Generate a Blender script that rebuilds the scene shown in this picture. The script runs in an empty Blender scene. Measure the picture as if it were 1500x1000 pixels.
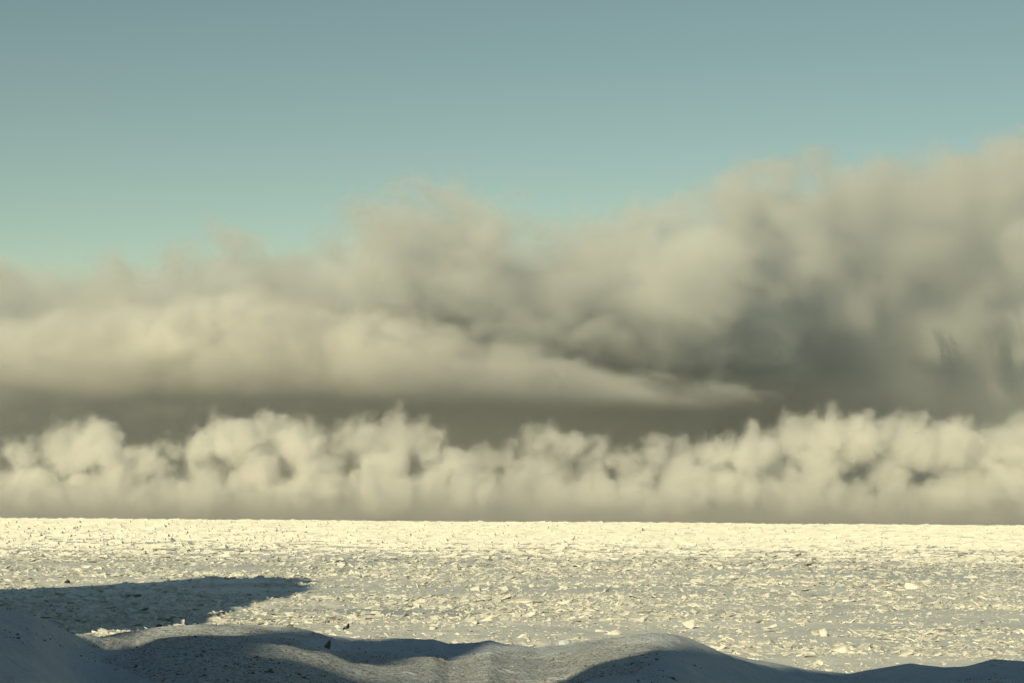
import bpy, math, random
import numpy as np

SC = bpy.context.scene
COL = SC.collection
R = math.radians

# ------------------------------------------------------------------ camera, sky, sun
HC = 14.0                                   # camera height above the ice
LENS = 18.0 / math.tan(R(15.0))             # 30 degrees across
PITCH, ROLL = 5.258, 0.42
cam = bpy.data.objects.new('camera', bpy.data.cameras.new('camera'))
COL.objects.link(cam)
cam.data.lens = LENS; cam.data.sensor_width = 36.0
cam.data.clip_start = 0.5; cam.data.clip_end = 120000.0
cam.location = (0, 0, HC)
_cp, _sp, _cr, _sr = math.cos(R(PITCH)), math.sin(R(PITCH)), math.cos(R(ROLL)), math.sin(R(ROLL))
from mathutils import Matrix, Vector
_f = Vector((0, _cp, _sp)); _u0 = Vector((0, -_sp, _cp)); _r0 = Vector((1, 0, 0))
_r = _r0 * _cr + _u0 * _sr; _u = _u0 * _cr - _r0 * _sr
_m = Matrix((_r, _u, -_f)).transposed().to_4x4(); _m.translation = cam.location
cam.matrix_world = _m
SC.camera = cam

SUN_AZ, SUN_EL = 20.0, 19.0                  # light travels away from the camera, 20 degrees to the right
world = bpy.data.worlds.new('World'); SC.world = world; world.use_nodes = True
wn, wl = world.node_tree.nodes, world.node_tree.links
wn.clear()
w_sky = wn.new('ShaderNodeTexSky'); w_sky.sky_type = 'NISHITA'; w_sky.sun_disc = False
w_sky.sun_elevation = R(SUN_EL); w_sky.sun_rotation = R(180.0 + SUN_AZ)
w_sky.air_density = 1.0; w_sky.dust_density = 0.0; w_sky.ozone_density = 1.0
w_mul = wn.new('ShaderNodeMix'); w_mul.data_type = 'RGBA'; w_mul.blend_type = 'MULTIPLY'
w_mul.inputs['Factor'].default_value = 1.0
w_mul.inputs['B'].default_value = (1.11, 0.985, 0.665, 1)      # the sky is teal rather than blue
w_bg = wn.new('ShaderNodeBackground'); w_bg.inputs['Strength'].default_value = 0.055
w_out = wn.new('ShaderNodeOutputWorld')
w_gam = wn.new('ShaderNodeGamma'); w_gam.inputs['Gamma'].default_value = 1.25
wl.new(w_sky.outputs[0], w_gam.inputs['Color']); wl.new(w_gam.outputs[0], w_mul.inputs['A']); wl.new(w_mul.outputs['Result'], w_bg.inputs['Color'])
wl.new(w_bg.outputs[0], w_out.inputs['Surface'])

sun_data = bpy.data.lights.new('sun', 'SUN'); sun_data.energy = 4.6; sun_data.angle = R(0.5)
sun_data.color = (1.0, 0.865, 0.515)
sun = bpy.data.objects.new('sun', sun_data); COL.objects.link(sun)
_d = Vector((math.sin(R(SUN_AZ)) * math.cos(R(SUN_EL)), math.cos(R(SUN_AZ)) * math.cos(R(SUN_EL)), -math.sin(R(SUN_EL))))
sun.rotation_euler = _d.to_track_quat('-Z', 'Y').to_euler()
sun.location = (-60, -160, 60)

SC.view_settings.view_transform = 'Standard'; SC.view_settings.look = 'None'
SC.view_settings.exposure = 0.0; SC.view_settings.gamma = 1.0
SC.view_settings.use_curve_mapping = False
SC.render.engine = 'CYCLES'
cy = SC.cycles
cy.use_denoising = True; cy.denoiser = 'OPENIMAGEDENOISE'
cy.max_bounces = 12; cy.volume_bounces = 10; cy.diffuse_bounces = 3; cy.glossy_bounces = 2
cy.volume_step_rate = 2.5; cy.volume_max_steps = 1024
cy.use_adaptive_sampling = True; cy.adaptive_threshold = 0.03; cy.adaptive_min_samples = 16

# ------------------------------------------------------------------ helpers
FPX = 750.0 / math.tan(R(15.0))             # focal length in photograph pixels
def horizon_y(px): return 765.5 - FPX * math.tan(R(5.418 - PITCH)) + (px - 750.0) * 11.0 / 1500.0
def px_az(px): return math.atan((px - 750.0) / FPX)
def elev(px, py): return (horizon_y(px) - py) / FPX       # tangent of the elevation above the horizon

def tag(o, label=None, cat=None, group=None, kind=None):
    if label: o['label'] = label
    if cat: o['category'] = cat
    if group: o['group'] = group
    if kind: o['kind'] = kind
    return o

def mesh_obj(name, verts, faces, mat, parent=None, smooth=False, data=None):
    me = data
    if me is None:
        me = bpy.data.meshes.new(name)
        verts = np.ascontiguousarray(verts, dtype=np.float32); faces = np.ascontiguousarray(faces, dtype=np.int32)
        k = faces.shape[1]
        me.vertices.add(len(verts)); me.vertices.foreach_set('co', verts.ravel())
        me.loops.add(faces.size); me.loops.foreach_set('vertex_index', faces.ravel())
        me.polygons.add(len(faces))
        me.polygons.foreach_set('loop_start', np.arange(0, faces.size, k, dtype=np.int32))
        me.polygons.foreach_set('use_smooth', np.full(len(faces), bool(smooth)))
        me.update(calc_edges=True)
        if mat: me.materials.append(mat)
    o = bpy.data.objects.new(name, me); COL.objects.link(o)
    if parent: o.parent = parent
    return o

class F:
    """a field socket of a node tree with arithmetic"""
    def __init__(s, t, sock): s.t, s.s = t, sock
    def _op(s, op, *a, clamp=False):
        n = s.t.nodes.new('ShaderNodeMath'); n.operation = op; n.use_clamp = clamp
        for i, v in enumerate((s,) + a):
            if isinstance(v, F): s.t.links.new(v.s, n.inputs[i])
            else: n.inputs[i].default_value = float(v)
        return F(s.t, n.outputs[0])
    def __add__(s, o): return s._op('ADD', o)
    __radd__ = __add__
    def __sub__(s, o): return s._op('SUBTRACT', o)
    def __rsub__(s, o): return s._op('MULTIPLY', -1.0)._op('ADD', o)
    def __mul__(s, o): return s._op('MULTIPLY', o)
    __rmul__ = __mul__
    def __truediv__(s, o): return s._op('DIVIDE', o)
    def min(s, o): return s._op('MINIMUM', o)
    def max(s, o): return s._op('MAXIMUM', o)
    def smin(s, o, k): return s._op('SMOOTH_MIN', o, k)
    def smax(s, o, k): return s._op('SMOOTH_MAX', o, k)
    def sat(s): return s._op('ADD', 0.0, clamp=True)
    def pw(s, e): return s._op('POWER', e)
    def ramp(s, a, b, c=0.0, d=1.0, smooth=True):
        n = s.t.nodes.new('ShaderNodeMapRange'); n.interpolation_type = 'SMOOTHSTEP' if smooth else 'LINEAR'
        s.t.links.new(s.s, n.inputs['Value'])
        for k, v in (('From Min', a), ('From Max', b), ('To Min', c), ('To Max', d)): n.inputs[k].default_value = v
        return F(s.t, n.outputs[0])
    def curve(s, pts):
        """piecewise smooth curve through (x, value) points"""
        xs = [p[0] for p in pts]; ys = [p[1] for p in pts]
        x0, x1, y0, y1 = min(xs), max(xs), min(ys), max(ys)
        if y1 - y0 < 1e-6: y1 = y0 + 1.0
        m = s.ramp(x0, x1, smooth=False)
        n = s.t.nodes.new('ShaderNodeFloatCurve'); c = n.mapping.curves[0]
        n.mapping.extend = 'HORIZONTAL'
        q = [((x - x0) / (x1 - x0), (y - y0) / (y1 - y0)) for x, y in sorted(pts)]
        while len(c.points) < len(q): c.points.new(0.5, 0.5)
        for p, (a, b) in zip(c.points, q): p.location = (a, b); p.handle_type = 'AUTO_CLAMPED'
        n.mapping.update()
        s.t.links.new(m.s, n.inputs['Value'])
        return F(s.t, n.outputs[0]) * (y1 - y0) + y0

class Fields:
    def __init__(s, tree):
        s.t = tree
        p = tree.nodes.new('GeometryNodeInputPosition'); x = tree.nodes.new('ShaderNodeSeparateXYZ')
        tree.links.new(p.outputs[0], x.inputs[0]); s.pos = p.outputs[0]
        s.x, s.y, s.z = (F(tree, x.outputs[i]) for i in range(3))
    def vec(s, x, y, z):
        n = s.t.nodes.new('ShaderNodeCombineXYZ')
        for i, v in enumerate((x, y, z)):
            if isinstance(v, F): s.t.links.new(v.s, n.inputs[i])
            else: n.inputs[i].default_value = v
        return n.outputs[0]
    def noise(s, size, detail=4, rough=0.5, seed=0.0, squash=(1, 1, 1), warp=None, dist=0.0, lac=2.0):
        """fractal noise with features about `size` metres across, roughly -1..1"""
        x, y, z = s.x, s.y, s.z
        if warp: x, y, z = x + warp[0], y + warp[1], z + warp[2]
        v = s.vec(x * (1 / size / squash[0]) + seed, y * (1 / size / squash[1]) + seed * 1.7, z * (1 / size / squash[2]) - seed)
        n = s.t.nodes.new('ShaderNodeTexNoise'); n.noise_dimensions = '3D'; n.noise_type = 'FBM'; n.normalize = False
        s.t.links.new(v, n.inputs['Vector'])
        n.inputs['Scale'].default_value = 1.0; n.inputs['Detail'].default_value = detail
        n.inputs['Roughness'].default_value = rough; n.inputs['Lacunarity'].default_value = lac
        n.inputs['Distortion'].default_value = dist
        return F(s.t, n.outputs[0])
    def puffs(s, size, octaves=2, gain=0.5, seed=0.0, warp=None, squash=(1, 1, 1)):
        """rounded billows about `size` metres across with creases between, 0..1 or so"""
        out = None; amp = 1.0; tot = 0.0
        for i in range(octaves):
            n = s.noise(size / 2.1 ** i, 0, 0.5, seed + 3.7 * i, squash, warp)._op('ABSOLUTE') * (amp * 1.6)
            out = n if out is None else out + n
            tot += amp; amp *= gain
        return out * (1.0 / tot)

def vapour(name, color, g, density):
    m = bpy.data.materials.new(name); m.use_nodes = True
    n, l = m.node_tree.nodes, m.node_tree.links; n.clear()
    o = n.new('ShaderNodeOutputMaterial'); v = n.new('ShaderNodeVolumePrincipled')
    v.inputs['Color'].default_value = (*color, 1); v.inputs['Anisotropy'].default_value = g
    v.inputs['Density'].default_value = density
    l.new(v.outputs[0], o.inputs['Volume'])
    return m

def lobes_to_points(lobes, seed, squash, radii, kids=(9, 6)):
    """heap up rounded billows: every lobe (x, y, z, r) carries smaller ones on its upper and sunward side, those carry smaller ones still"""
    r2 = np.random.default_rng(seed); pts = []; lev = []
    def put(p, r): pts.append(p); lev.append(int(np.argmin(np.abs(np.log(np.array(radii) / r)))))
    gen = [(np.array(l[:3], float), float(l[3])) for l in lobes]
    for p, r in gen: put(p, r)
    for depth, k in enumerate(kids):
        nxt = []
        for p, r in gen:
            for _ in range(k):
                d = r2.normal(size=3); d /= np.linalg.norm(d)
                d[1] = -abs(d[1]) if r2.random() < 0.75 else d[1]
                if r2.random() < 0.6: d[2] = abs(d[2])
                q = r * r2.uniform(0.30, 0.58); c = p + d * (r * 0.92) * np.array((1, 1, 1 / squash))
                nxt.append((c, q)); put(c, q)
        gen = nxt
    P = np.array(pts); P[:, 2] *= squash
    return P, np.array(lev)

def cloud(name, lo, hi, voxel, mat, build, lobes=None, radii=(), squash=1.0, seed=1, kids=(9, 6)):
    """a cloud: a density grid in a box of the world, filled from noise fields and heaped billows"""
    t = bpy.data.node_groups.new(name, 'GeometryNodeTree')
    t.interface.new_socket('Geometry', in_out='INPUT', socket_type='NodeSocketGeometry')
    t.interface.new_socket('Geometry', in_out='OUTPUT', socket_type='NodeSocketGeometry')
    inp = t.nodes.new('NodeGroupInput'); out = t.nodes.new('NodeGroupOutput')
    c = t.nodes.new('GeometryNodeVolumeCube')
    c.inputs['Min'].default_value = lo; c.inputs['Max'].default_value = hi
    for k, i in (('Resolution X', 0), ('Resolution Y', 1), ('Resolution Z', 2)):
        vx = voxel[i] if isinstance(voxel, tuple) else voxel
        c.inputs[k].default_value = max(8, int((hi[i] - lo[i]) / vx))
    me = bpy.data.meshes.new(name); me.materials.append(mat)
    fld = Fields(t)
    if lobes:
        P, lev = lobes_to_points(lobes, seed, squash, radii, kids)
        me.vertices.add(len(P)); me.vertices.foreach_set('co', P.astype(np.float32).ravel())
        at = me.attributes.new('level', 'INT', 'POINT'); at.data.foreach_set('value', lev.astype(np.int32))
        def heap(warp=None, soft=0.3):
            """signed distance to the heap, positive inside"""
            x, y, z = fld.x, fld.y, fld.z
            if warp: x, y, z = x + warp[0], y + warp[1], z + warp[2]
            v = fld.vec(x, y, z * squash); best = None
            for i, r in enumerate(radii):
                if not (lev == i).any(): continue
                na = t.nodes.new('GeometryNodeInputNamedAttribute'); na.data_type = 'INT'; na.inputs['Name'].default_value = 'level'
                cmp_ = t.nodes.new('FunctionNodeCompare'); cmp_.data_type = 'INT'; cmp_.operation = 'EQUAL'
                ins = [q for q in cmp_.inputs if q.type == 'INT']
                t.links.new(na.outputs['Attribute'], ins[0]); ins[1].default_value = i
                sg = t.nodes.new('GeometryNodeSeparateGeometry'); sg.domain = 'POINT'
                t.links.new(inp.outputs[0], sg.inputs['Geometry']); t.links.new(cmp_.outputs['Result'], sg.inputs['Selection'])
                pr = t.nodes.new('GeometryNodeProximity'); pr.target_element = 'POINTS'
                t.links.new(sg.outputs['Selection'], pr.inputs['Geometry'])
                sp = [q for q in pr.inputs if q.name in ('Sample Position', 'Source Position')][0]
                t.links.new(v, sp)
                d = r - F(t, pr.outputs['Distance'])
                best = d if best is None else best.smax(d, r * soft)
            return best
        fld.heap = heap
    d = build(fld)
    t.links.new(d.s, c.inputs['Density'])
    sm = t.nodes.new('GeometryNodeSetMaterial'); sm.inputs['Material'].default_value = mat
    t.links.new(c.outputs[0], sm.inputs[0]); t.links.new(sm.outputs[0], out.inputs[0])
    o = bpy.data.objects.new(name, me); COL.objects.link(o)
    md = o.modifiers.new('vapour', 'NODES'); md.node_group = t
    return o

# ------------------------------------------------------------------ numpy noise
rng = np.random.default_rng(7)
_perm = rng.random((256, 256)).astype(np.float32)
def vnoise(x, y):
    xi = np.floor(x).astype(np.int64); yi = np.floor(y).astype(np.int64)
    fx = x - xi; fy = y - yi
    fx = fx * fx * (3 - 2 * fx); fy = fy * fy * (3 - 2 * fy)
    a = _perm[xi & 255, yi & 255]; b = _perm[(xi + 1) & 255, yi & 255]
    c = _perm[xi & 255, (yi + 1) & 255]; d = _perm[(xi + 1) & 255, (yi + 1) & 255]
    return (a * (1 - fx) + b * fx) * (1 - fy) + (c * (1 - fx) + d * fx) * fy
def fbm(x, y, octaves=4, gain=0.5):
    """about -1..1"""
    out = 0.0; amp = 1.0; tot = 0.0
    for i in range(octaves):
        out = out + amp * (vnoise(x * 2.03 ** i + 17.3 * i, y * 2.03 ** i - 9.1 * i) * 2 - 1)
        tot += amp; amp *= gain
    return out / tot * 1.6
def sstep(a, b, x):
    t = np.clip((x - a) / (b - a), 0, 1); return t * t * (3 - 2 * t)
def grid_faces(nu, nv):
    i = np.arange(nu - 1)[:, None] * nv + np.arange(nv - 1)[None, :]
    return np.stack([i, i + nv, i + nv + 1, i + 1], -1).reshape(-1, 4)

# ------------------------------------------------------------------ surface materials
def surface(name, rough=0.8, spec=0.2):
    m = bpy.data.materials.new(name); m.use_nodes = True
    b = m.node_tree.nodes['Principled BSDF']
    b.inputs['Roughness'].default_value = rough; b.inputs['Specular IOR Level'].default_value = spec
    return m, m.node_tree, b
def tex_noise(t, scale, detail=5, rough=0.6, squash=None):
    g = t.nodes.new('ShaderNodeNewGeometry'); n = t.nodes.new('ShaderNodeTexNoise')
    n.inputs['Scale'].default_value = scale; n.inputs['Detail'].default_value = detail; n.inputs['Roughness'].default_value = rough
    if squash:
        mp = t.nodes.new('ShaderNodeVectorMath'); mp.operation = 'MULTIPLY'; mp.inputs[1].default_value = squash
        t.links.new(g.outputs['Position'], mp.inputs[0]); t.links.new(mp.outputs[0], n.inputs['Vector'])
    else: t.links.new(g.outputs['Position'], n.inputs['Vector'])
    return n.outputs['Fac']
def ramp(t, fac, stops):
    n = t.nodes.new('ShaderNodeValToRGB'); e = n.color_ramp.elements
    while len(e) < len(stops): e.new(0.5)
    for q, (p, c) in zip(e, stops): q.position = p; q.color = (*c, 1)
    t.links.new(fac, n.inputs[0]); return n.outputs[0]
def bump(t, b, height, strength, dist):
    n = t.nodes.new('ShaderNodeBump'); n.inputs['Strength'].default_value = strength; n.inputs['Distance'].default_value = dist
    t.links.new(height, n.inputs['Height']); t.links.new(n.outputs[0], b.inputs['Normal'])

ice_mat, t, b = surface('packed_ice', 0.75, 0.3)
t.links.new(ramp(t, tex_noise(t, 0.5, 4), [(0.3, (0.60, 0.60, 0.58)), (0.7, (0.68, 0.67, 0.64))]), b.inputs['Base Color'])

sheet_mat, t, b = surface('lake_ice', 0.6, 0.35)
t.links.new(ramp(t, tex_noise(t, 0.03, 6, 0.6, (0.5, 1, 1)), [(0.34, (0.46, 0.51, 0.54)), (0.44, (0.72, 0.735, 0.74)), (0.62, (0.87, 0.87, 0.855))]), b.inputs['Base Color'])
bump(t, b, tex_noise(t, 1.2, 3, 0.5), 0.15, 0.2)

snow_mat, t, b = surface('snowy_ground', 0.85, 0.15)
at = t.nodes.new('ShaderNodeAttribute'); at.attribute_name = 'scrub'
clump = tex_noise(t, 8.0, 4, 0.7)
thr = t.nodes.new('ShaderNodeMath'); thr.operation = 'MULTIPLY_ADD'; thr.inputs[1].default_value = 0.42; thr.inputs[2].default_value = -0.21
t.links.new(at.outputs['Fac'], thr.inputs[0])
sm = t.nodes.new('ShaderNodeMath'); sm.operation = 'ADD'; t.links.new(thr.outputs[0], sm.inputs[0]); t.links.new(clump, sm.inputs[1])
msk = ramp(t, sm.outputs[0], [(0.50, (0, 0, 0)), (0.60, (1, 1, 1))])
mx = t.nodes.new('ShaderNodeMix'); mx.data_type = 'RGBA'
t.links.new(msk, mx.inputs['Factor'])
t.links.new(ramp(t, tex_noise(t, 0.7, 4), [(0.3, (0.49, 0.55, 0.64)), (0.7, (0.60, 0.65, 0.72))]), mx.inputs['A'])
t.links.new(ramp(t, tex_noise(t, 9.0, 3), [(0.3, (0.20, 0.19, 0.17)), (0.7, (0.36, 0.34, 0.30))]), mx.inputs['B'])
t.links.new(mx.outputs['Result'], b.inputs['Base Color'])
bump(t, b, tex_noise(t, 4.0, 5, 0.65), 0.8, 0.18)

rock_mat, t, b = surface('brown_rock', 0.9, 0.2)
t.links.new(ramp(t, tex_noise(t, 3.0, 5), [(0.3, (0.10, 0.09, 0.075)), (0.7, (0.25, 0.225, 0.185))]), b.inputs['Base Color'])
bump(t, b, tex_noise(t, 6.0, 5), 0.6, 0.1)
dark_mat, t, b = surface('dark_rock', 0.8, 0.3)
t.links.new(ramp(t, tex_noise(t, 3.0, 4), [(0.3, (0.012, 0.014, 0.018)), (0.7, (0.035, 0.037, 0.042))]), b.inputs['Base Color'])
water_mat, t, b = surface('lake_water', 0.25, 0.5)
t.links.new(ramp(t, tex_noise(t, 0.02, 3), [(0.3, (0.02, 0.035, 0.045)), (0.7, (0.03, 0.05, 0.06))]), b.inputs['Base Color'])
bump(t, b, tex_noise(t, 0.8, 4), 0.5, 0.2)

# ------------------------------------------------------------------ lake: open water far out, ice before it
xs = np.linspace(-60000, 60000, 25); ys = np.linspace(-2000, 90000, 25)
V = np.stack([np.repeat(xs, 25), np.tile(ys, 25), np.full(625, -0.7)], 1)
tag(mesh_obj('lake_water', V, grid_faces(25, 25), water_mat), kind='structure')

ICE_END = 5000.0
def ice_height(x, y):
    r = np.hypot(x, y)
    field = sstep(-0.35, 0.5, fbm(x / 60.0 + 5, y / 40.0, 4))       # rubble fields and smoother lanes between
    drift = fbm(x / 30.0, y / 16.0, 3) * 0.20
    lump = np.clip(fbm(x / 4.6, y / 3.6, 4, 0.6), -0.35, 1) * (0.18 + 0.42 * field) * (1 - sstep(450, 1100, r))
    ridge = 1 - np.abs(fbm(x / 150.0 + 40, y / 70.0, 3))
    ridge = np.clip(ridge - 0.72, 0, 1) * 3.2
    return np.maximum(drift, -0.12) + lump + ridge * 0.7 * sstep(200, 700, r) - 0.1 + np.maximum(fbm(x / 260.0 + 9, y / 190.0, 2), -0.3) * 1.6 * sstep(900, 2600, r)
naz, nr = 540, 620
az = np.concatenate([np.linspace(R(-30), R(-17.2), 21)[:-1], np.linspace(R(-17), R(17), naz - 40), np.linspace(R(17.2), R(30), 20)]); rr = np.exp(np.linspace(math.log(110), math.log(ICE_END), nr))
A, RR = np.meshgrid(az, rr, indexing='ij')
X, Y = np.sin(A) * RR, np.cos(A) * RR
Z = ice_height(X, Y)
edge = 40 * fbm(np.sin(A) * 90, A * 0, 3)
Y = Y + np.where(RR > 4990, edge, 0)
V = np.stack([X, Y, Z], -1).reshape(-1, 3)
tag(mesh_obj('lake_ice', V, grid_faces(naz, nr)[:, ::-1], sheet_mat, smooth=True), kind='structure')

# ------------------------------------------------------------------ broken ice: chunks of many sizes
def base_chunks(n, kind):
    out = []
    g = (1 + 5 ** 0.5) / 2
    ico = np.array([(-1, g, 0), (1, g, 0), (-1, -g, 0), (1, -g, 0), (0, -1, g), (0, 1, g), (0, -1, -g), (0, 1, -g), (g, 0, -1), (g, 0, 1), (-g, 0, -1), (-g, 0, 1)], float) / math.sqrt(1 + g * g)
    fi = np.array([(0, 11, 5), (0, 5, 1), (0, 1, 7), (0, 7, 10), (0, 10, 11), (1, 5, 9), (5, 11, 4), (11, 10, 2), (10, 7, 6), (7, 1, 8), (3, 9, 4), (3, 4, 2), (3, 2, 6), (3, 6, 8), (3, 8, 9), (4, 9, 5), (2, 4, 11), (6, 2, 10), (8, 6, 7), (9, 8, 1)])
    cub = np.array([(x, y, z) for x in (-1, 1) for y in (-1, 1) for z in (-1, 1)], float) * 0.62
    fc = np.array([(0, 1, 3), (0, 3, 2), (4, 6, 7), (4, 7, 5), (0, 4, 5), (0, 5, 1), (2, 3, 7), (2, 7, 6), (1, 5, 7), (1, 7, 3), (0, 2, 6), (0, 6, 4)])
    pyr = np.array([(-1, -1, -0.7), (1, -1, -0.7), (1, 1, -0.7), (-1, 1, -0.7), (-0.8, -0.5, 0.75), (0.8, -0.5, 0.75)], float) * 0.75
    fp = np.array([(0, 1, 5), (0, 5, 4), (1, 2, 5), (3, 0, 4), (2, 3, 4), (2, 4, 5)])
    for _ in range(n):
        if kind == 'ico': v, f = ico * rng.uniform(0.62, 1.2, (12, 1)) + rng.normal(0, 0.07, (12, 3)), fi
        elif kind == 'pyr': v, f = pyr + rng.normal(0, 0.09, (6, 3)), fp
        else: v, f = cub * rng.uniform(0.6, 1.0, 3) + rng.normal(0, 0.2, (8, 3)), fc
        out.append((v, f))
    return out
ICO, CUB, PYR = base_chunks(10, 'ico'), base_chunks(10, 'cub'), base_chunks(10, 'pyr')
def rot(yaw, tx, ty):
    cy_, sy_ = np.cos(yaw), np.sin(yaw); cx, sx = np.cos(tx), np.sin(tx); cz, sz = np.cos(ty), np.sin(ty)
    o = np.zeros_like(cy_); e = np.ones_like(cy_)
    Rz = np.stack([cy_, -sy_, o, sy_, cy_, o, o, o, e], -1).reshape(-1, 3, 3)
    Rx = np.stack([e, o, o, o, cx, -sx, o, sx, cx], -1).reshape(-1, 3, 3)
    Ry = np.stack([cz, o, sz, o, e, o, -sz, o, cz], -1).reshape(-1, 3, 3)
    return Rz @ Rx @ Ry

NCH = 250000
lr = np.log(130.0) + rng.random(NCH) * (math.log(4980.0) - math.log(130.0))
cr = np.exp(lr); ca = R(1) * rng.uniform(-18.5, 18.5, NCH)
cx_, cy2 = np.sin(ca) * cr, np.cos(ca) * cr
clus = fbm(cx_ / 60.0 + 5, cy2 / 40.0, 4)                        # rubble fields and smoother lanes between
press = np.clip((1 - np.abs(fbm(cx_ / 120.0 + 40, cy2 / 46.0, 3))) - 0.8, 0, 1) * 5.0   # pressure ridges
pan = sstep(0.15, 0.55, fbm(cx_ / 38.0 + 77, cy2 / 24.0, 3))                           # smooth snowy pans
keep = rng.random(NCH) < np.clip(0.70 + clus * 0.55 + 0.15 * sstep(250, 500, cr) + press * 0.5 - pan * 0.28 + sstep(700, 2500, cr) * 0.6, 0.04, 1)
cr, cx_, cy2, clus, press = cr[keep], cx_[keep], cy2[keep], clus[keep], press[keep]
n = len(cr)
size = cr * (0.00074 + 0.00003 * sstep(800, 2500, cr)) * np.exp(rng.normal(0, 0.68, n)) * (0.75 + 0.25 * np.clip(clus, -0.5, 1) + 0.55 * press)
size = np.minimum(size, 0.45 + 5.0 * sstep(100, 3000, cr) + rng.random(n) * (0.5 + 1.1 * sstep(250, 700, cr)))
flat = rng.uniform(0.10, 0.46, n) * (1.15 + sstep(400, 1200, cr) * 0.7)
sc3 = np.stack([size * rng.uniform(0.8, 2.3, n) * (1 + 0.5 * sstep(700, 2000, cr)), size * rng.uniform(0.7, 1.5, n), size * flat], -1)
far_t = sstep(300, 1000, cr)
RM = rot(np.where(far_t > 0.5, rng.normal(-0.1, 0.15, n), rng.uniform(0, 2 * math.pi, n)), rng.normal(0, 1, n) * (0.30 - 0.22 * far_t), rng.normal(0, 1, n) * (0.30 - 0.22 * far_t))
cz_ = ice_height(cx_, cy2) + sc3[:, 2] * rng.uniform(-0.1, 0.35, n)
show = size / cr
big_i = np.argsort(-show)
far_bias = show * np.clip(cr / 250.0, 0.4, 1.0)
big_i = np.argsort(-far_bias)
# keep clear of the spots of the singled-out blocks below
single = np.zeros(n, bool); single[big_i[:290]] = True
def bake(sel, bases):
    vs, fs, off = [], [], 0
    which = rng.integers(0, len(bases), len(sel))
    for k, (bv, bf) in enumerate(bases):
        s = sel[which == k]
        if not len(s): continue
        v = np.einsum('nij,vnj->nvi', RM[s], bv[:, None, :] * sc3[s][None]) + np.stack([cx_[s], cy2[s], cz_[s]], -1)[:, None]
        nv = len(bv)
        fs.append((bf[None] + (np.arange(len(s)) * nv)[:, None, None] + off).reshape(-1, 3))
        vs.append(v.reshape(-1, 3)); off += len(s) * nv
    return np.concatenate(vs), np.concatenate(fs)
rest = np.where(~single)[0]
near_s, far_s = rest[cr[rest] < 550], rest[cr[rest] >= 550]
V1, F1 = bake(near_s, CUB + PYR[:4]); V2, F2 = bake(far_s, PYR)
o = mesh_obj('ice_rubble', np.concatenate([V1, V2]), np.concatenate([F1, F2 + len(V1)]), ice_mat)
tag(o, 'countless small broken ice chunks strewn over the frozen lake out to the horizon', 'ice rubble', kind='stuff')

def rough_block(seed, flat=1.0):
    """an angular block: a cut-down, jittered twice-split box"""
    r2 = np.random.default_rng(seed)
    v, f = ICO[seed % 10]
    vv = [tuple(p) for p in v]; cache = {}; ff = []
    def mid(a, b2):
        k = (min(a, b2), max(a, b2))
        if k not in cache:
            p = (np.array(vv[a]) + np.array(vv[b2])) / 2; p = p * (1 + r2.normal(0, 0.03)); vv.append(tuple(p)); cache[k] = len(vv) - 1
        return cache[k]
    for a, b2, c in f:
        p, q, s = mid(a, b2), mid(b2, c), mid(c, a); ff += [(a, p, s), (p, b2, q), (s, q, c), (p, q, s)]
    vv = np.array(vv)
    for _ in range(9):                                            # flat broken faces
        nrm = r2.normal(size=3); nrm /= np.linalg.norm(nrm); d = vv @ nrm; lim = r2.uniform(0.35, 0.62)
        vv = vv - np.clip(d - lim, 0, None)[:, None] * nrm
    return vv, np.array(ff)
BLOCKS = []
for k in range(12):
    v, f = rough_block(40 + k)
    me_o = mesh_obj('ice_block', v, f, ice_mat); BLOCKS.append(me_o.data); bpy.data.objects.remove(me_o)
def place_block(me, loc, sc, yaw, tx=0.0, ty=0.0, name='ice_block'):
    o = bpy.data.objects.new(name, me); COL.objects.link(o)
    o.location = loc; o.scale = sc; o.rotation_euler = (tx, ty, yaw)
    return o
for j, i in enumerate(big_i[:290]):
    o = place_block(BLOCKS[j % 12], (cx_[i], cy2[i], cz_[i]), sc3[i] * 1.05, rng.uniform(0, 6.28), rng.normal(0, .2), rng.normal(0, .2))
    asp = sc3[i][2] / max(sc3[i][0], sc3[i][1])
    kind = ('thin tilted plate' if asp < 0.28 else 'low angular slab' if asp < 0.45 else 'chunky angular block')
    where = ('close to the snowy shore' if cr[i] < 260 else 'in the middle of the rubble field' if cr[i] < 700 else 'far out on the frozen lake')
    tag(o, '%s of pale ice lying %s' % (kind, where), 'ice block', '%ss of ice %s' % (kind, where))
def on_ice(px, py):
    d = HC / max(1e-4, (py - horizon_y(px)) / FPX); return d * math.tan(px_az(px)), d
def own_block(px, py, w, h, seed, label, deep=0.7, tilt=0.0, yaw=0.0, name='ice_block', mat=None, cat='ice block', lobe=False):
    """a block singled out in the photograph: its foot at (px, py), w by h pixels across"""
    x, y = on_ice(px, py); u = y / FPX
    v, f = rough_block(seed); v = v / np.abs(v).max(0)
    if lobe:                                                       # a second, leaning lump grown into the first
        v2, f2 = rough_block(seed + 5); v2 = v2 / np.abs(v2).max(0) * (0.55, 0.6, 0.5) + (-0.62, 0, -0.45)
        f = np.concatenate([f, f2 + len(v)]); v = np.concatenate([v * (0.62, 0.7, 1.0) + (0.3, 0, 0.1), v2])
    o = mesh_obj(name, v, f, mat or ice_mat)
    o.location = (x, y, h * u * 0.38); o.scale = (w * u * 0.5, w * u * 0.5 * deep, h * u * 0.62); o.rotation_euler = (0, tilt, yaw)
    return tag(o, label, cat)
own_block(1232, 953, 31, 13, 3, 'large smooth slab of ice standing near shore where the dark snow slope dips lowest', 0.5, 0.06)
own_block(1204, 930, 15, 14, 5, 'pointed upright ice block behind the large smooth slab near the shore', 0.6, 0.1)
own_block(1201, 969, 15, 8, 8, 'small pyramid of ice just above the lowest dip of the dark snow slope', 0.8)
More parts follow.
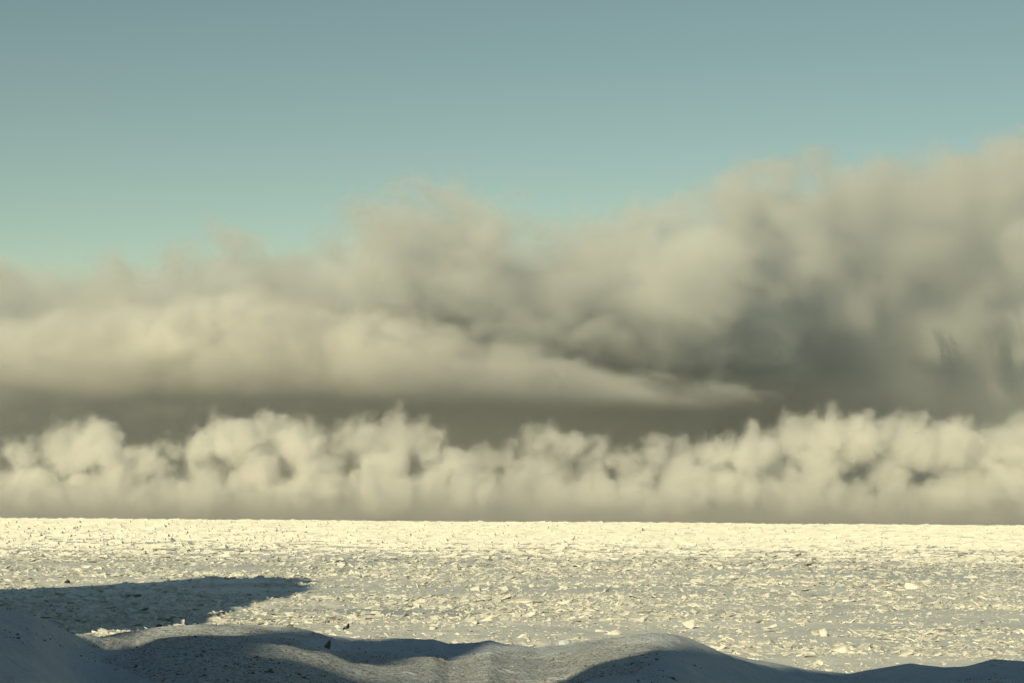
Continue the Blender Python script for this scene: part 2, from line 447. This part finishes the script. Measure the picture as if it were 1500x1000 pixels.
own_block(772, 881, 60, 12, 11, 'widest pale ice floe, a long low mound in the middle of the pack ice', 0.9)
own_block(744, 866, 26, 10, 13, 'rounded ice hump directly behind the widest floe of the pack ice', 0.8)
own_block(1340, 862, 34, 9, 15, 'low slanted ice mound behind a long flat floe, far out on the lake', 0.6, 0.15)
own_block(1300, 873, 48, 8, 17, 'long flat floe in front of the low slanted ice mound', 0.8)
own_block(1411, 957, 16, 8, 21, 'ice block perched at the rim of the snowy mound beside a lit slab', 0.7)
own_block(1076, 951, 28, 6, 23, 'thin flat ice plate beside the rounded mound', 0.6)
own_block(1010, 917, 22, 14, 26, 'upright pointed ice block rising above the rubble behind the rounded mound', 0.4, 0.25)
own_block(902, 926, 30, 7, 29, 'slanted thin ice plate lying just behind the rounded mound', 0.5, -0.16)
own_block(1379, 921, 24, 9, 31, 'broad wedge of ice with a shaded edge, offshore of the snowy mound', 0.7)
o = own_block(513, 921, 9, 9.5, 34, 'small dark jagged rock standing alone on the sunlit ice near the shore', 0.8, 0.2, 0.1, 'dark_rock', dark_mat, 'rock', True)
o.location.z += 0.12
own_block(106, 853, 9, 5, 36, 'small dark rock on the ice at the edge of the long blue shadow', 0.8, 0.1, 0.2, 'dark_rock', dark_mat, 'rock')

# ------------------------------------------------------------------ the near shore: snowy mounds with gravel and scrub
crest = [(-400, 880, 60), (-120, 885, 58), (0, 893, 58), (60, 905, 60), (110, 922, 66), (160, 928, 74), (205, 922, 80), (240, 913, 82), (300, 910, 82), (360, 913, 82), (410, 916, 82), (432, 917, 82),
         (455, 921, 82), (480, 926, 82), (520, 934, 84), (560, 936, 86), (600, 936, 87), (640, 934, 88), (662, 940, 88), (700, 939, 86), (722, 936, 86), (745, 944, 84), (790, 950, 82), (830, 947, 80),
         (870, 938, 78), (920, 931, 77), (960, 928, 76), (985, 930, 76), (1010, 936, 76), (1050, 949, 77), (1090, 958, 79), (1130, 965, 82), (1180, 974, 85), (1240, 980, 88), (1280, 973, 90), (1330, 963, 90),
         (1380, 968, 90), (1410, 966, 90), (1450, 957, 92), (1500, 958, 92), (1600, 955, 92), (1900, 950, 90)]
crest = [(p, y, d) for p, y, d in crest]
CA = np.array([px_az(p) for p, _, _ in crest]); CD = np.array([d for _, _, d in crest], float)
CT = np.array([(y - horizon_y(p)) / FPX for p, y, _ in crest])
def shore_height(a, r):
    dc = np.interp(a, CA, CD); tan = np.interp(a, CA, CT)
    zc = HC - dc * tan
    near = zc + (dc - r) * 0.030
    hump = 0.35 * np.exp(-((r - dc + 7) / 4.5) ** 2)
    far = zc - 0.10 * np.clip(r - dc, 0, None) ** 1.25
    x, y = np.sin(a) * r, np.cos(a) * r
    soft = fbm(x / 5.0, y / 4.0, 3) * 0.16 + fbm(x / 1.1, y / 1.1, 4) * 0.055
    w = 1 - 0.75 * np.exp(-((r - dc) / 3.0) ** 2)
    return np.where(r < dc, near + hump * 0.6, far) + soft * w
def to_px(x, y, z):
    px = 750 + FPX * x / y; return px, horizon_y(px) + FPX * (HC - z) / y
naz, nr = 540, 390
az = np.linspace(R(-24), R(24), naz)
rr = np.concatenate([np.linspace(24, 40, 40), np.linspace(40.2, 96, 300), np.linspace(97, 165, 50)])
A, RR = np.meshgrid(az, rr, indexing='ij')
Z = shore_height(A, RR); Z = np.maximum(Z, -1.5)
X, Y = np.sin(A) * RR, np.cos(A) * RR
def blob(px, py, cx0, cy0, sx, sy): return np.exp(-((px - cx0) / sx) ** 2 - ((py - cy0) / sy) ** 2)
def scrub_at(x, y, z):
    px, py = to_px(x, y, z)
    s = -0.45 + 0.40 * fbm(x / 1.6 + 3, y / 4.0, 4)
    s = s + 1.6 * blob(px, py, 290, 965, 220, 70) + 0.9 * blob(px, py, 30, 995, 90, 26) + 1.1 * blob(px, py, 590, 990, 150, 44)
    s = s + 1.5 * blob(px, py, 820, 980, 150, 42) + 0.85 * blob(px, py, 930, 945, 60, 12) + 0.8 * blob(px, py, 1450, 1000, 70, 16)
    diag = (px - 70) * 0.36 + 938 - py                            # the clean drift on the left slopes down to the right
    s = s - 1.6 * sstep(8, -4, diag) * sstep(330, 180, px) * sstep(30, 75, px)
    s = s - 1.1 * sstep(1000, 1100, px) * sstep(1420, 1350, px) - 0.7 * blob(px, py, 890, 995, 40, 16) - 0.8 * blob(px, py, 560, 942, 80, 8)
    return s
S = np.clip(scrub_at(X, Y, Z), -1, 0.55)
V = np.stack([X, Y, Z], -1).reshape(-1, 3)
shore = tag(mesh_obj('snowy_shore', V, grid_faces(naz, nr)[:, ::-1], snow_mat, smooth=True), kind='structure')
at = shore.data.attributes.new('scrub', 'FLOAT', 'POINT'); at.data.foreach_set('value', S.ravel().astype(np.float32))

# gravel and frozen turf poking through the snow
NG = 110000
ga = R(1) * rng.uniform(-17, 17, NG); gr = np.sqrt(rng.uniform(40 ** 2, 95 ** 2, NG))
gx, gy = np.sin(ga) * gr, np.cos(ga) * gr; gz = shore_height(ga, gr)
gk = rng.random(NG) < np.clip(np.minimum(scrub_at(gx, gy, gz), 0.5) * 0.6 - 0.05 + 0.6 * fbm(gx / 0.5, gy / 0.7, 2), 0.0, 0.75)
gx, gy, gz = gx[gk], gy[gk], gz[gk]; n = len(gx)
cx_, cy2, cz_ = gx, gy, gz
gs = 0.015 * np.exp(rng.normal(0, 0.5, n))
sc3 = np.stack([gs * rng.uniform(0.9, 1.8, n), gs * rng.uniform(0.8, 1.3, n), gs * rng.uniform(0.6, 1.3, n)], -1)
RM = rot(rng.uniform(0, 6.28, n), rng.normal(0, .3, n), rng.normal(0, .3, n))
V, Fc = bake(np.arange(n), CUB)
tag(mesh_obj('shore_gravel', V, Fc, rock_mat), 'brown gravel and frozen turf poking through the snow on the near mounds', 'gravel', kind='stuff')

def shore_rock(px, w, h, drop, seed, label, mat, name='boulder', cat='boulder'):
    a = px_az(px); d = float(np.interp(a, CA, CD)) - drop; u = d / FPX
    z = float(shore_height(np.array([a]), np.array([d]))[0])
    v, f = rough_block(seed); v = v / np.abs(v).max(0)
    if mat is snow_mat: v = 0.3 * v + 0.7 * v / np.linalg.norm(v, axis=1)[:, None]       # rounded by its crust of snow
    o = mesh_obj(name, v, f, mat, smooth=mat is snow_mat)
    o.location = (math.sin(a) * d, math.cos(a) * d, z + h * u * 0.28); o.scale = (w * u * 0.5, w * u * 0.42, h * u * 0.6); o.rotation_euler = (0, 0, seed)
    return tag(o, label, cat)
shore_rock(487, 13, 15, 14, 51, 'brown boulder with a snow drift trailing behind it on the near slope', rock_mat)
shore_rock(430, 14, 8, 0.6, 53, 'low brown boulder on the crest of the scrubby mound', rock_mat)
shore_rock(240, 12, 6, 0.8, 55, 'small dark boulder at the shaded left shoulder of the scrubby mound', rock_mat)
shore_rock(829, 22, 15, 3, 57, 'smooth pale snow-crusted boulder in the hollow left of the rounded mound', snow_mat)
shore_rock(707, 12, 14, 40, 59, 'brown stone rising from the snow in the foreground', rock_mat)

# ------------------------------------------------------------------ unseen high ground, its skyline shaped to cast shade on shore and ice
LA = R(SUN_AZ); TE = math.tan(R(SUN_EL))
def ul(u, l): return u * math.cos(LA) + l * math.sin(LA), -u * math.sin(LA) + l * math.cos(LA)
def ridge(name, prof, l0, half, nu, nl, u0, u1, label, rough, lumpy=0.0):
    us = np.linspace(u0, u1, nu); ls = np.linspace(l0 - half, l0 + half, nl)
    U, L = np.meshgrid(us, ls, indexing='ij')
    h = np.interp(U, [p[0] for p in prof], [p[1] for p in prof])
    h = h + lumpy * fbm(U / 9.0, U * 0 + 3.7, 3) * (h > 3)
    h = h * np.clip(1 - np.abs((L - l0) / half) ** 1.6, 0, 1) + rough * fbm(U / 4.0, L / 4.0, 4) * np.clip(h / 10, 0, 1) - 1.0 * (h < 0.5)
    x, y = ul(U, L)
    o = mesh_obj(name, np.stack([x, y, h], -1).reshape(-1, 3), grid_faces(nu, nl)[:, ::-1], snow_mat, smooth=True)
    at = o.data.attributes.new('scrub', 'FLOAT', 'POINT'); at.data.foreach_set('value', np.full(nu * nl, -0.2, np.float32))
    return tag(o, kind='structure')
def hl(l): return max(0.0, (l - 150.0) * TE)                    # height of the headland whose shadow reaches that far over the ice
ridge('shade_headland', [(-330, hl(180)), (-260, hl(235)), (-225, hl(262)), (-212, hl(295)), (-207, hl(386)), (-200, hl(390)), (-190, hl(385)), (-178, hl(366)), (-165, hl(338)), (-154, hl(304)), (-140, hl(262)), (-125, hl(222)), (-121, 0), (-119, 0)], 150.0, 18.0, 260, 30, -330, -119, None, 1.5, 3.0)
def hb(l): return 9.3 + (l + 100.0) * TE                        # height of the bluff whose shadow ends there on the near mounds
ridge('shade_bluff', [(-260, hb(20)), (-120, hb(92)), (-60, hb(98)), (-38.5, hb(96)), (-36, hb(50)), (-33, hb(48)), (-31.5, hb(92)), (-27.5, hb(94)), (-25.5, hb(50)), (-18, hb(48)), (-15.5, hb(84)), (-13, hb(98)), (60, hb(98)), (160, hb(40))], -100.0, 45.0, 320, 40, -260, 160, None, 0.15)
FOGV, ROLLV, DECKV = 5.5, 10, 21        # voxel sizes of the three clouds
# ------------------------------------------------------------------ clouds
def outline(pts, dist):
    """photograph outline -> world x and height at a distance"""
    return [(math.tan(px_az(px)) * dist, HC + elev(px, py) * dist) for px, py in pts]

def lobe(px, py, r, dist):
    return (math.tan(px_az(px)) * dist, dist, HC + elev(px, py) * dist, r * dist / FPX)
_lr = np.random.default_rng(5)
FOG_LOBES = [lobe(px, py, r, 5560 + _lr.uniform(-110, 110)) for px, py, r in [
    (-40, 675, 34), (40, 672, 30), (95, 660, 36), (140, 652, 32), (165, 682, 30), (205, 692, 22), (255, 662, 14), (300, 655, 26), (345, 645, 34), (395, 643, 34), (440, 655, 32), (380, 690, 32),
    (300, 697, 28), (500, 664, 28), (540, 650, 36), (590, 646, 34), (630, 652, 30), (560, 692, 34), (640, 694, 24), (690, 694, 24), (722, 676, 20), (760, 692, 24), (785, 656, 28), (830, 660, 30),
    (800, 697, 32), (870, 682, 24), (920, 684, 26), (960, 670, 26), (1010, 668, 28), (1050, 672, 26), (1000, 702, 34), (1090, 672, 28), (1120, 656, 32), (1170, 643, 32), (1212, 643, 34), (1255, 648, 34),
    (1300, 648, 34), (1345, 653, 32), (1200, 684, 38), (1300, 694, 36), (1392, 652, 34), (1440, 656, 34), (1490, 650, 36), (1540, 660, 40), (1400, 702, 34), (1480, 702, 34), (120, 705, 30), (218, 674, 22), (240, 688, 20), (700, 678, 20), (668, 684, 22), (468, 684, 28), (745, 668, 18), (880, 664, 18), (1062, 704, 30), (1140, 702, 34), (1100, 690, 28), (1180, 712, 30), (40, 712, 32), (180, 716, 30), (700, 716, 28), (860, 714, 30), (930, 712, 30), (240, 716, 26), (460, 708, 30)]]
FOG_LOBES += [lobe(px, 728 + _lr.uniform(-8, 8), 26, 5450 + _lr.uniform(-90, 60)) for px in range(-60, 1580, 34)]
def fog_field(f):
    w1 = f.noise(85, 3, 0.55, 3.1) * 17.0
    w2 = f.noise(85, 3, 0.55, 11.7) * 17.0
    warp = (w1, w2, w1 - w2)
    fine = f.noise(44, 4, 0.62, 7.7, warp=warp)
    thick = f.noise(300, 1, 0.5, 31.0)
    back = (6250.0 - f.y) * (1 / 150.0)
    body = f.heap(warp) * (1 / 30.0) + fine * 0.65
    dens = body.ramp(-0.2, 1.3) * (thick.ramp(-0.35, 0.25, 0.45, 1.0) * f.z.ramp(0.0, 110.0, 0.25, 1.0))
    mist = f.z.ramp(140.0, 20.0) * (f.y + w1).ramp(5080.0, 5420.0) * back.sat()
    haze = f.z.ramp(480.0, 370.0) * (f.y + w1).ramp(5100.0, 5500.0) * back.sat()     # thin sunlit vapour, added to lighten the dark band above the billows
    return dens + mist * 0.075 + haze * 0.003

FRONT = [(-4200, 9800), (-2600, 9300), (-800, 8700), (200, 8050), (750, 8030), (1100, 8300), (1500, 9050), (2300, 10700), (3300, 12600), (4300, 14000)]
def front_at(x): return float(np.interp(x, [p[0] for p in FRONT], [p[1] for p in FRONT]))
def deck_outline(pts, back):
    out = []
    for px, py in pts:
        t = math.tan(px_az(px)); y = 9000.0
        for _ in range(60): y = 0.5 * y + 0.5 * (front_at(t * y) + back)
        out.append((t * y, HC + elev(px, py) * y))
    return out
deck_top = deck_outline([(-120, 370), (0, 362), (80, 366), (200, 364), (300, 346), (450, 322), (520, 300), (570, 276), (640, 266), (700, 274), (745, 300),
                         (800, 310), (870, 300), (960, 295), (1050, 278), (1120, 258), (1200, 222), (1300, 203), (1400, 192), (1500, 168), (1600, 155)], 500.0)
DECK_LOBES = []
for px, py, r, extra in [
    (-60, 428, 44, 300), (20, 428, 42, 260), (100, 424, 40, 200), (180, 420, 40, 250), (260, 402, 44, 200), (340, 392, 46, 250), (420, 378, 46, 300), (480, 362, 46, 300), (300, 440, 46, 100), (150, 450, 40, 100), (430, 425, 50, 100),
    (545, 335, 44, 300), (600, 322, 52, 350), (655, 320, 50, 350), (700, 336, 46, 300), (640, 375, 50, 150), (560, 385, 44, 150), (730, 365, 46, 200),
    (790, 360, 48, 250), (850, 362, 58, 200), (920, 350, 60, 250), (890, 425, 60, 60), (970, 430, 66, 40), (1050, 405, 78, 60), (1000, 340, 60, 250), (1080, 318, 72, 300), (1140, 296, 62, 400),
    (1210, 300, 66, 600), (1290, 292, 72, 800), (1360, 292, 84, 1000), (1440, 290, 95, 1100), (1520, 282, 100, 1100), (1600, 290, 110, 1100), (1170, 400, 80, 300), (1330, 370, 72, 650), (1450, 390, 85, 700), (1250, 460, 72, 500), (1375, 480, 80, 600), (1490, 500, 90, 700), (1560, 400, 95, 800)]:
    t_ = math.tan(px_az(px)); y_ = 9000.0
    for _ in range(60): y_ = 0.5 * y_ + 0.5 * (front_at(t_ * y_) + extra)
    DECK_LOBES.append(lobe(px, py, r, y_))
def deck_field(f):
    top = f.x.curve(deck_top)
    front = f.x.curve(FRONT)
    w = f.noise(420, 3, 0.5, 1.3) * 130.0
    w2 = f.noise(420, 3, 0.5, 8.3) * 130.0
    warp = (w, w2, (w2 - w) * 0.6)
    big = f.noise(1500, 2, 0.5, 14.2, squash=(1.4, 1, 0.8))
    fine = f.noise(230, 5, 0.64, 5.5, squash=(1.5, 1, 0.9), warp=warp)
    s_top = (top - 70.0 - f.z) * (1 / 230.0)
    s_front = (f.y - front - 450.0) / f.x.ramp(900.0, 2200.0, 420.0, 1000.0)
    base = f.y.curve([(7800, 740), (9500, 690), (12000, 520), (14500, 300), (16500, 200)]) + big * 60.0
    lift = f.x.curve([(-1700, 0.0), (-900, 60.0), (-600, 230.0), (-150, 200.0), (350, 90.0), (800, 20.0), (1300, 60.0), (2000, 300.0), (3400, 420.0)])
    base = base + lift * f.y.ramp(13500.0, 9000.0)
    s_base = (f.z - base) * (1 / 260.0)
    s_back = (15600.0 - f.y) * (1 / 300.0)
    slab = s_top.min(s_front).min(s_back)
    calm = f.x.ramp(1100.0, 2200.0, 1.0, 0.16)
    heap = f.heap(warp) * (1 / 150.0)
    body = heap.smax(slab, 0.5).smin(s_base, 0.4) + (big * 0.25 + fine * 0.78) * calm
    veil = (f.z.ramp(1000.0, 600.0) * f.z.ramp(0.0, 300.0)) * (f.y.ramp(8000.0, 9500.0) * f.y.ramp(13500.0, 12000.0))  # thin vapour added below the bank to brighten its dark underside
    yy = f.y - f.x.ramp(1000.0, 3500.0, 0.0, 4200.0, smooth=False) - f.x.ramp(-3600.0, -1200.0, 1600.0, 0.0, smooth=False)
    shade = (f.z + big * 60.0 - f.x.ramp(1300.0, 3000.0, 0.0, 120.0)).ramp(840.0, 640.0) * yy.ramp(10700.0, 11300.0) * yy.ramp(13000.0, 12500.0)   # added wall of shaded fog, a dark backdrop for the billows
    thin = 1.0 - f.y.ramp(10500.0, 12500.0) * f.z.ramp(950.0, 700.0) * 0.86
    return body.min(s_back).ramp(-0.1, 1.5) * thin * (f.x.ramp(-2600.0, -900.0, 0.8, 1.0) * f.x.ramp(1100.0, 2300.0, 1.0, 0.4)) + veil * 0.006 + shade * 0.3

roll_top = outline([(-160, 480), (0, 462), (100, 450), (200, 428), (330, 424), (450, 432), (600, 462), (700, 492), (850, 522), (960, 545), (1060, 562), (1110, 576), (1150, 600), (1300, 650)], 7300.0)
ROLL_TOP_PX = [(150, 446), (200, 434), (330, 430), (450, 438), (600, 468), (700, 498), (850, 527), (960, 549), (1060, 563), (1110, 572), (1140, 580)]
ROLL_LOBES = []
for px in range(160, 1145, 21):
    r_ = float(np.interp(px, [160, 500, 800, 1000, 1140], [30, 27, 22, 13, 7])) * _lr.uniform(0.75, 1.15)
    y_ = float(np.interp(px, [p[0] for p in ROLL_TOP_PX], [p[1] for p in ROLL_TOP_PX]))
    ROLL_LOBES.append(lobe(px, y_ + r_ * 0.9, r_, 7120 + _lr.uniform(-90, 160)))
    if px < 900: ROLL_LOBES.append(lobe(px + 10, y_ + r_ * 2.2, r_ * 1.1, 7060 + _lr.uniform(-60, 120)))
def roll_field(f):
    top = f.x.curve(roll_top)
    w = f.noise(400, 2, 0.5, 2.3) * 60.0
    warp = (w, w * 0.5, w * -0.6)
    fine = f.noise(170, 5, 0.64, 9.5, squash=(1.7, 1, 1), warp=warp)
    puff = f.puffs(420, 3, 0.5, 1.7, warp) - 0.42
    base = f.noise(700, 1, 0.5, 6.1) * 12.0 + 440.0
    s_top = (top - 25.0 - f.z) * (1 / 100.0) + puff * 0.9 + fine * 0.7
    s_base = (f.z - base) * (1 / 190.0) + fine * 0.15
    s_front = (f.y - 6850.0 - (f.z - 455.0) * 0.7) * (1 / 200.0) + fine * 0.7 + puff * 0.8
    s_back = (7950.0 - f.y) * (1 / 300.0)
    patch = f.noise(420, 3, 0.55, 17.0, squash=(2, 1, 0.8), warp=warp).ramp(-0.45, 0.3, 0.38, 1.0)
    heap = f.heap(warp) * (1 / 55.0) + fine * 0.6
    return s_top.min(s_front).max(heap).min(s_base).min(s_back).ramp(0.0, 1.3) * patch

fog_mat = vapour('sea_smoke', (0.986, 0.985, 0.983), 0.10, 0.044)
roll_mat = vapour('roll_vapour', (0.980, 0.981, 0.982), 0.15, 0.024)
deck_mat = vapour('deck_vapour', (0.957, 0.973, 0.988), 0.15, 0.011)
o = cloud('fog_bank', (-1950, 5050, 0), (1950, 6280, 480), FOGV, fog_mat, fog_field, FOG_LOBES, (76, 52, 34, 22, 14), 1.0, 3, (8, 5))
tag(o, 'row of billowing steam fog rising along the far edge of the ice', 'fog', kind='stuff')
o = cloud('roll_cloud', (-2500, 6700, 380), (1500, 8000, 950), ROLLV, roll_mat, roll_field, ROLL_LOBES, (80, 52, 34, 22), 1.3, 6, (7, 4))
tag(o, 'long cream wedge of cloud with flat base tapering to a point above the fog', 'cloud', kind='stuff')
o = cloud('cloud_bank', (-4300, 7500, 0), (4400, 15700, 3050), DECKV, deck_mat, deck_field, DECK_LOBES, (330, 220, 150, 95, 60), 1.25, 4, (8, 5))
tag(o, 'broad high grey and cream cloud bank with soft lumpy top against the sky', 'cloud', kind='stuff')
